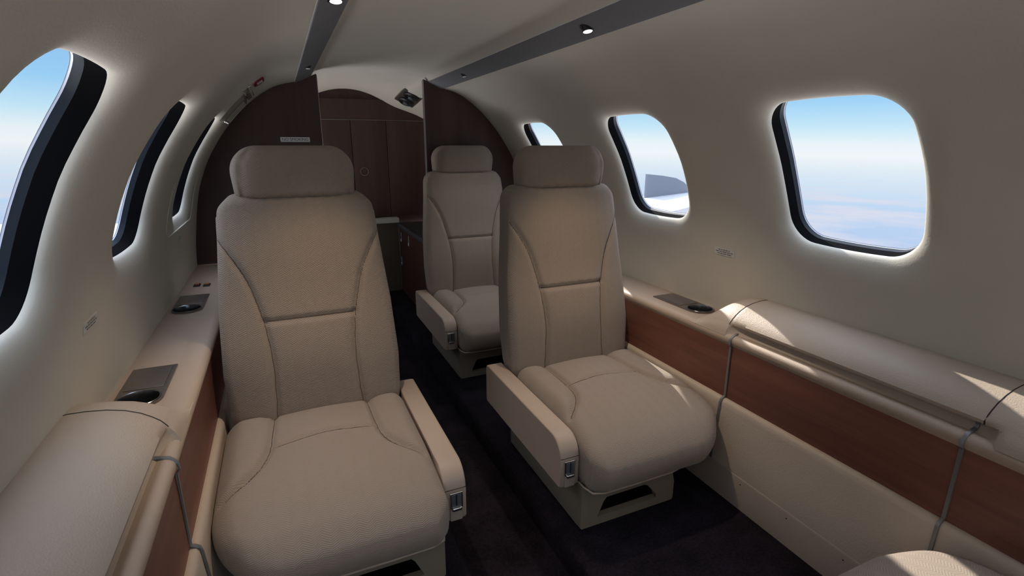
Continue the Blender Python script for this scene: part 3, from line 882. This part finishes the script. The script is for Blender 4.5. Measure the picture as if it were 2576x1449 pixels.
placard(-1, 1.952, .598, .030, .024, 'tiny faint placard on the left wall below the exit hatch edge', rows=2)

# raised outline of the exit hatch round the aft left window
hs0, hs1, hy0, hy1, hr = s_of_z(.632), s_of_z(1.0), 1.715, 2.20, .04
def hatch_pts():
    pts = []
    for (cy, cs, a0) in ((hy1-hr, hs1-hr, 0), (hy0+hr, hs1-hr, PI/2), (hy0+hr, hs0+hr, PI), (hy1-hr, hs0+hr, 1.5*PI)):
        for a in np.linspace(a0, a0+PI/2, 8): pts.append((cy+hr*math.cos(a), cs+hr*math.sin(a)))
    out = []
    for i in range(len(pts)):
        a, b = np.array(pts[i]), np.array(pts[(i+1) % len(pts)]); n = max(1, int(np.linalg.norm(b-a)/.03))
        for k in range(n): out.append(a+(b-a)*k/n)
    # only the lower part stands proud of the lining: start and end half way up the sides
    sm = s_of_z(.80); i0 = [i for i in range(len(out)) if out[i-1][1] > sm >= out[i][1]][0]
    out = out[i0:]+out[:i0]
    return [p_ for p_ in out if p_[1] <= sm]
hp = [tuple(wallp(-1, y, s, -.0005)) for y, s in hatch_pts()]
tag(tube('trim_1', hp, .0020, M['wall'], None, 8), kind='structure', label='raised outline of the exit hatch on the left wall')

eh = empty('exit_release', tuple(wallp(-1, 2.06, s_of_z(1.015)))); tag(eh, 'ridged exit handle cover arching over the left wall by the partition', 'handle')
eo = np.array(eh.location)
def wpatch(name, y0, y1, s0, s1, h, mat, parent, ny=8, ns=14):
    rows = []
    for i in range(ny):
        v = i/(ny-1); e1 = min(1, math.sin(PI*v)*3.)
        rows.append([wallp(-1, y0+(y1-y0)*v, s0+(s1-s0)*j/(ns-1), -h*e1*min(1, math.sin(PI*max(.001, min(.999, j/(ns-1))))*4.) - .0003)-eo for j in range(ns)])
    return grid_obj(name, rows, mat, parent, split=60)
wpatch('cover', 1.98, 2.20, s_of_z(.968), s_of_z(1.050), .011, M['cover'], eh, 14)
for yy in (2.03, 2.09, 2.15):
    b = tube('rib', [tuple(wallp(-1, yy, s, -.0125)-eo) for s in np.linspace(s_of_z(.978), s_of_z(1.04), 8)], .0024, M['cover'], eh, 8)
    cyl('screw', tuple(wallp(-1, yy, s_of_z(.973), -.010)-eo), .0030, .003, M['chrome'], eh, axis=(.75, 0, -.65), n=14)
wpatch('upper_cover', 1.90, 2.20, s_of_z(1.051), s_of_z(1.064), .007, M['cover'], eh, 10, 8)
tube('bracket', [tuple(wallp(-1, y, s_of_z(1.067), -.009)-eo) for y in np.linspace(1.80, 2.10, 8)], .0024, M['cover'], eh, 8)
lathe('bracket_tip', tuple(wallp(-1, 1.80, s_of_z(1.067), -.009)-eo), [(.0001, -.004), (.0028, -.003), (.0040, 0), (.0028, .003), (.0001, .004)], M['chrome'], eh, axis='y', n=14)

ey, es = 1.94, s_of_z(1.088)
p, rt, upv, n = on_wall(-1, ey, es, -.0015)
ex = empty('exit_sign', tuple(p)); tag(ex, 'small red exit sign on the left wall near the ceiling strip', 'sign')
def q(a, b, c): return tuple(rt*a+upv*b+n*c)
w_, h_ = .115, .036
ring = [(w_/2-.012+.012*math.cos(a) if math.cos(a) > 0 else -w_/2+.012+.012*math.cos(a), h_/2-.012+.012*math.sin(a) if math.sin(a) > 0 else -h_/2+.012+.012*math.sin(a)) for a in np.linspace(0, 2*PI, 33)[:-1]]
grid_obj('plate', [[q(a, b, c) for a, b in ring] for c in (-.002, .002)], M['red'], ex, wrap_m=True, caps=True)
text('lettering', 'EXIT', .030, M['placard'], tuple(p+n*.0028), tuple(rt), tuple(upv), ex)

# ------------------------------------------------------------------ outside: wings
def wing(side, label, dy=0.):
    r = empty('wing', (side*2.2, 4.6, .22)); off = np.array(r.location); tag(r, label, 'wing', 'wings outside')
    secs = []
    for x, le, te, z, t in ((1.05, 3.55, 5.6, .10, .20), (2.2, 3.85, 5.45, .17, .16), (4.4, 4.45, 5.15, .33, .09), (4.9, 4.6, 5.1, .37, .05)):
        c = te-le; ring = []
        for u in np.concatenate([np.linspace(1, 0, 14), np.linspace(0, 1, 14)[1:-1]]): ring.append(u)
        P = []
        for i, u in enumerate(ring):
            sg = 1 if i < 14 else -1
            th = t*(2.0*math.sqrt(max(u, 0))*(1-u)*.72+.02)
            P.append((side*x, le+dy+c*u, z+sg*th*.5))
        secs.append(P)
    o = grid_obj('wing_panel', secs, M['white'], r, wrap_m=True, caps=True, split=40); o.location = tuple(-off)
    return r
wr = wing(1, 'white wing seen through the middle right window')
wing(-1, 'sliver of white wing seen through the second left window', .65)
fin = prism('upright_fin', [(0, -.1), (.74, -.1), (.73, .0), (.66, .10), (.56, .18), (.43, .235), (.22, .268), (0, .29)], 'y', -.02, .02, M['greyp'], wr)
fin.location = (3.555-2.2, 5.0-4.6, .275-.22); fin['label'] = 'grey rounded upright fin'

na = lathe('engine_nacelle', (1.70, 5.3, .655), [(.0001, -.85), (.17, -.83), (.235, -.84), (.265, -.80), (.30, -.60), (.305, -.2), (.29, .4), (.22, .85), (.15, 1.0), (.0001, 1.0)], M['greyp'], None, axis='y', n=40)
tag(na, 'grey rounded engine nacelle just showing in the farthest right window', 'engine')

# ------------------------------------------------------------------ world: hazy sky over bright cloud deck
w = bpy.data.worlds.new('sky'); scene.world = w; w.use_nodes = True
nd, lk = w.node_tree.nodes, w.node_tree.links
bg = nd['Background']
tc = nd.new('ShaderNodeTexCoord'); sp = nd.new('ShaderNodeSeparateXYZ'); lk.new(tc.outputs['Generated'], sp.inputs[0])
e = math_node(nd, lk, 'MULTIPLY_ADD', sp.outputs[0], .020, math_node(nd, lk, 'ADD', sp.outputs[2], .003))
f = math_node(nd, lk, 'MULTIPLY_ADD', e, 1., .5)
rp = nd.new('ShaderNodeValToRGB'); cr = rp.color_ramp
stops = [(.0, (.88, .86, .84)), (.25, (.84, .83, .85)), (.36, (.52, .66, .92)), (.42, (.55, .72, .95)), (.46, (.70, .84, .97)), (.485, (.83, .92, .98)), (.503, (.95, .985, 1.0)), (.522, (.88, .965, 1.0)),
         (.550, (.60, .85, .99)), (.592, (.36, .68, .98)), (.63, (.33, .62, .95)), (.75, (.50, .62, .80)), (1., (.55, .62, .75))]
while len(cr.elements) < len(stops): cr.elements.new(.5)
for el, (p_, c_) in zip(cr.elements, stops): el.position = p_; el.color = c_+(1,)
lk.new(f, rp.inputs[0])
# cloud streaks lie on a plane far below: direction / depth
dz = math_node(nd, lk, 'MINIMUM', e, -.02)
u = math_node(nd, lk, 'DIVIDE', sp.outputs[0], dz); v = math_node(nd, lk, 'DIVIDE', sp.outputs[1], dz)
cb_ = nd.new('ShaderNodeCombineXYZ'); lk.new(u, cb_.inputs[0]); lk.new(v, cb_.inputs[1])
no = nd.new('ShaderNodeTexNoise'); no.inputs['Scale'].default_value = .40; no.inputs['Detail'].default_value = 6; no.inputs['Roughness'].default_value = .6
lk.new(cb_.outputs[0], no.inputs['Vector'])
r2 = nd.new('ShaderNodeValToRGB'); r2.color_ramp.elements[0].position = .42; r2.color_ramp.elements[1].position = .62
lk.new(no.outputs[0], r2.inputs[0])
amt = math_node(nd, lk, 'MULTIPLY', r2.outputs[0], math_node(nd, lk, 'MINIMUM', math_node(nd, lk, 'MAXIMUM', math_node(nd, lk, 'MULTIPLY', e, -12.), 0.), .9))
mx = nd.new('ShaderNodeMix'); mx.data_type = 'RGBA'
mx.inputs[7].default_value = (.78, .79, .90, 1)
lk.new(amt, mx.inputs[0]); lk.new(rp.outputs[0], mx.inputs[6])
# added cabin fill: sky strength raised high up and straight below
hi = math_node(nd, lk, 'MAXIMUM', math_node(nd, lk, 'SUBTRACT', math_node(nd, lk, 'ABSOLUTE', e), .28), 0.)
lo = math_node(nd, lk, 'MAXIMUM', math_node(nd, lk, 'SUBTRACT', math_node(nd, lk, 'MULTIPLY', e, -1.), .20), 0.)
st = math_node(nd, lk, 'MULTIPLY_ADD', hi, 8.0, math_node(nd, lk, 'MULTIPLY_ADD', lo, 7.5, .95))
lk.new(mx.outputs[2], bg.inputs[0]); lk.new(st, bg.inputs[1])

# ------------------------------------------------------------------ lights
def sun(name, d, energy, color, ang):
    l = bpy.data.lights.new(name, 'SUN'); l.energy = energy; l.color = color; l.angle = math.radians(ang)
    o = bpy.data.objects.new(name, l); o.rotation_euler = Vector(d).to_track_quat('-Z', 'Y').to_euler(); col.objects.link(o)
sun('sun', (-.27, -1.55, -1.0), 7.0, (1, .93, .84), .6)
def spot(name, loc, tgt, energy, color, deg, blend=1., rad=.012):
    l = bpy.data.lights.new(name, 'SPOT'); l.energy = energy; l.color = color; l.spot_size = math.radians(deg); l.spot_blend = blend; l.shadow_soft_size = rad
    o = bpy.data.objects.new(name, l); o.location = loc
    o.rotation_euler = (Vector(tgt)-Vector(loc)).to_track_quat('-Z', 'Y').to_euler(); col.objects.link(o)
WARM = (1, .80, .62)
spot('reading_spot', (.271, 1.085, 1.128), (.40, 1.06, .30), 12., WARM, 80)
spot('reading_spot', (-.271, 1.080, 1.128), (-.38, 1.06, .30), 12., WARM, 80)

spot('added_seat_fill_spot', (.271, 1.950, 1.128), (.38, 1.90, .30), 4.5, (1, .90, .80), 100)  # added fill for the farthest seat, placed at an unlit strip lamp

# ------------------------------------------------------------------ camera
cam = bpy.data.cameras.new('camera'); cam.sensor_width = 36; cam.lens = 18.0; cam.clip_start = .02; cam.clip_end = 500
co = bpy.data.objects.new('camera', cam); col.objects.link(co); scene.camera = co
co.location = (-.40, 0, .89); co.rotation_euler = (math.radians(90-15.554), 0, math.radians(-23.919))

vs = scene.view_settings
vs.view_transform = 'Standard'; vs.look = 'None'; vs.gamma = 1; vs.exposure = 0.; vs.use_curve_mapping = False
scene.display_settings.display_device = 'sRGB'
cy = scene.cycles
cy.use_denoising = True
try: cy.denoiser = 'OPENIMAGEDENOISE'
except Exception: pass
cy.max_bounces = 8; cy.diffuse_bounces = 5; cy.use_adaptive_sampling = True; cy.adaptive_threshold = .05; cy.transparent_max_bounces = 16; cy.glossy_bounces = 4
cy.sample_clamp_indirect = 8; cy.caustics_reflective = False; cy.caustics_refractive = False
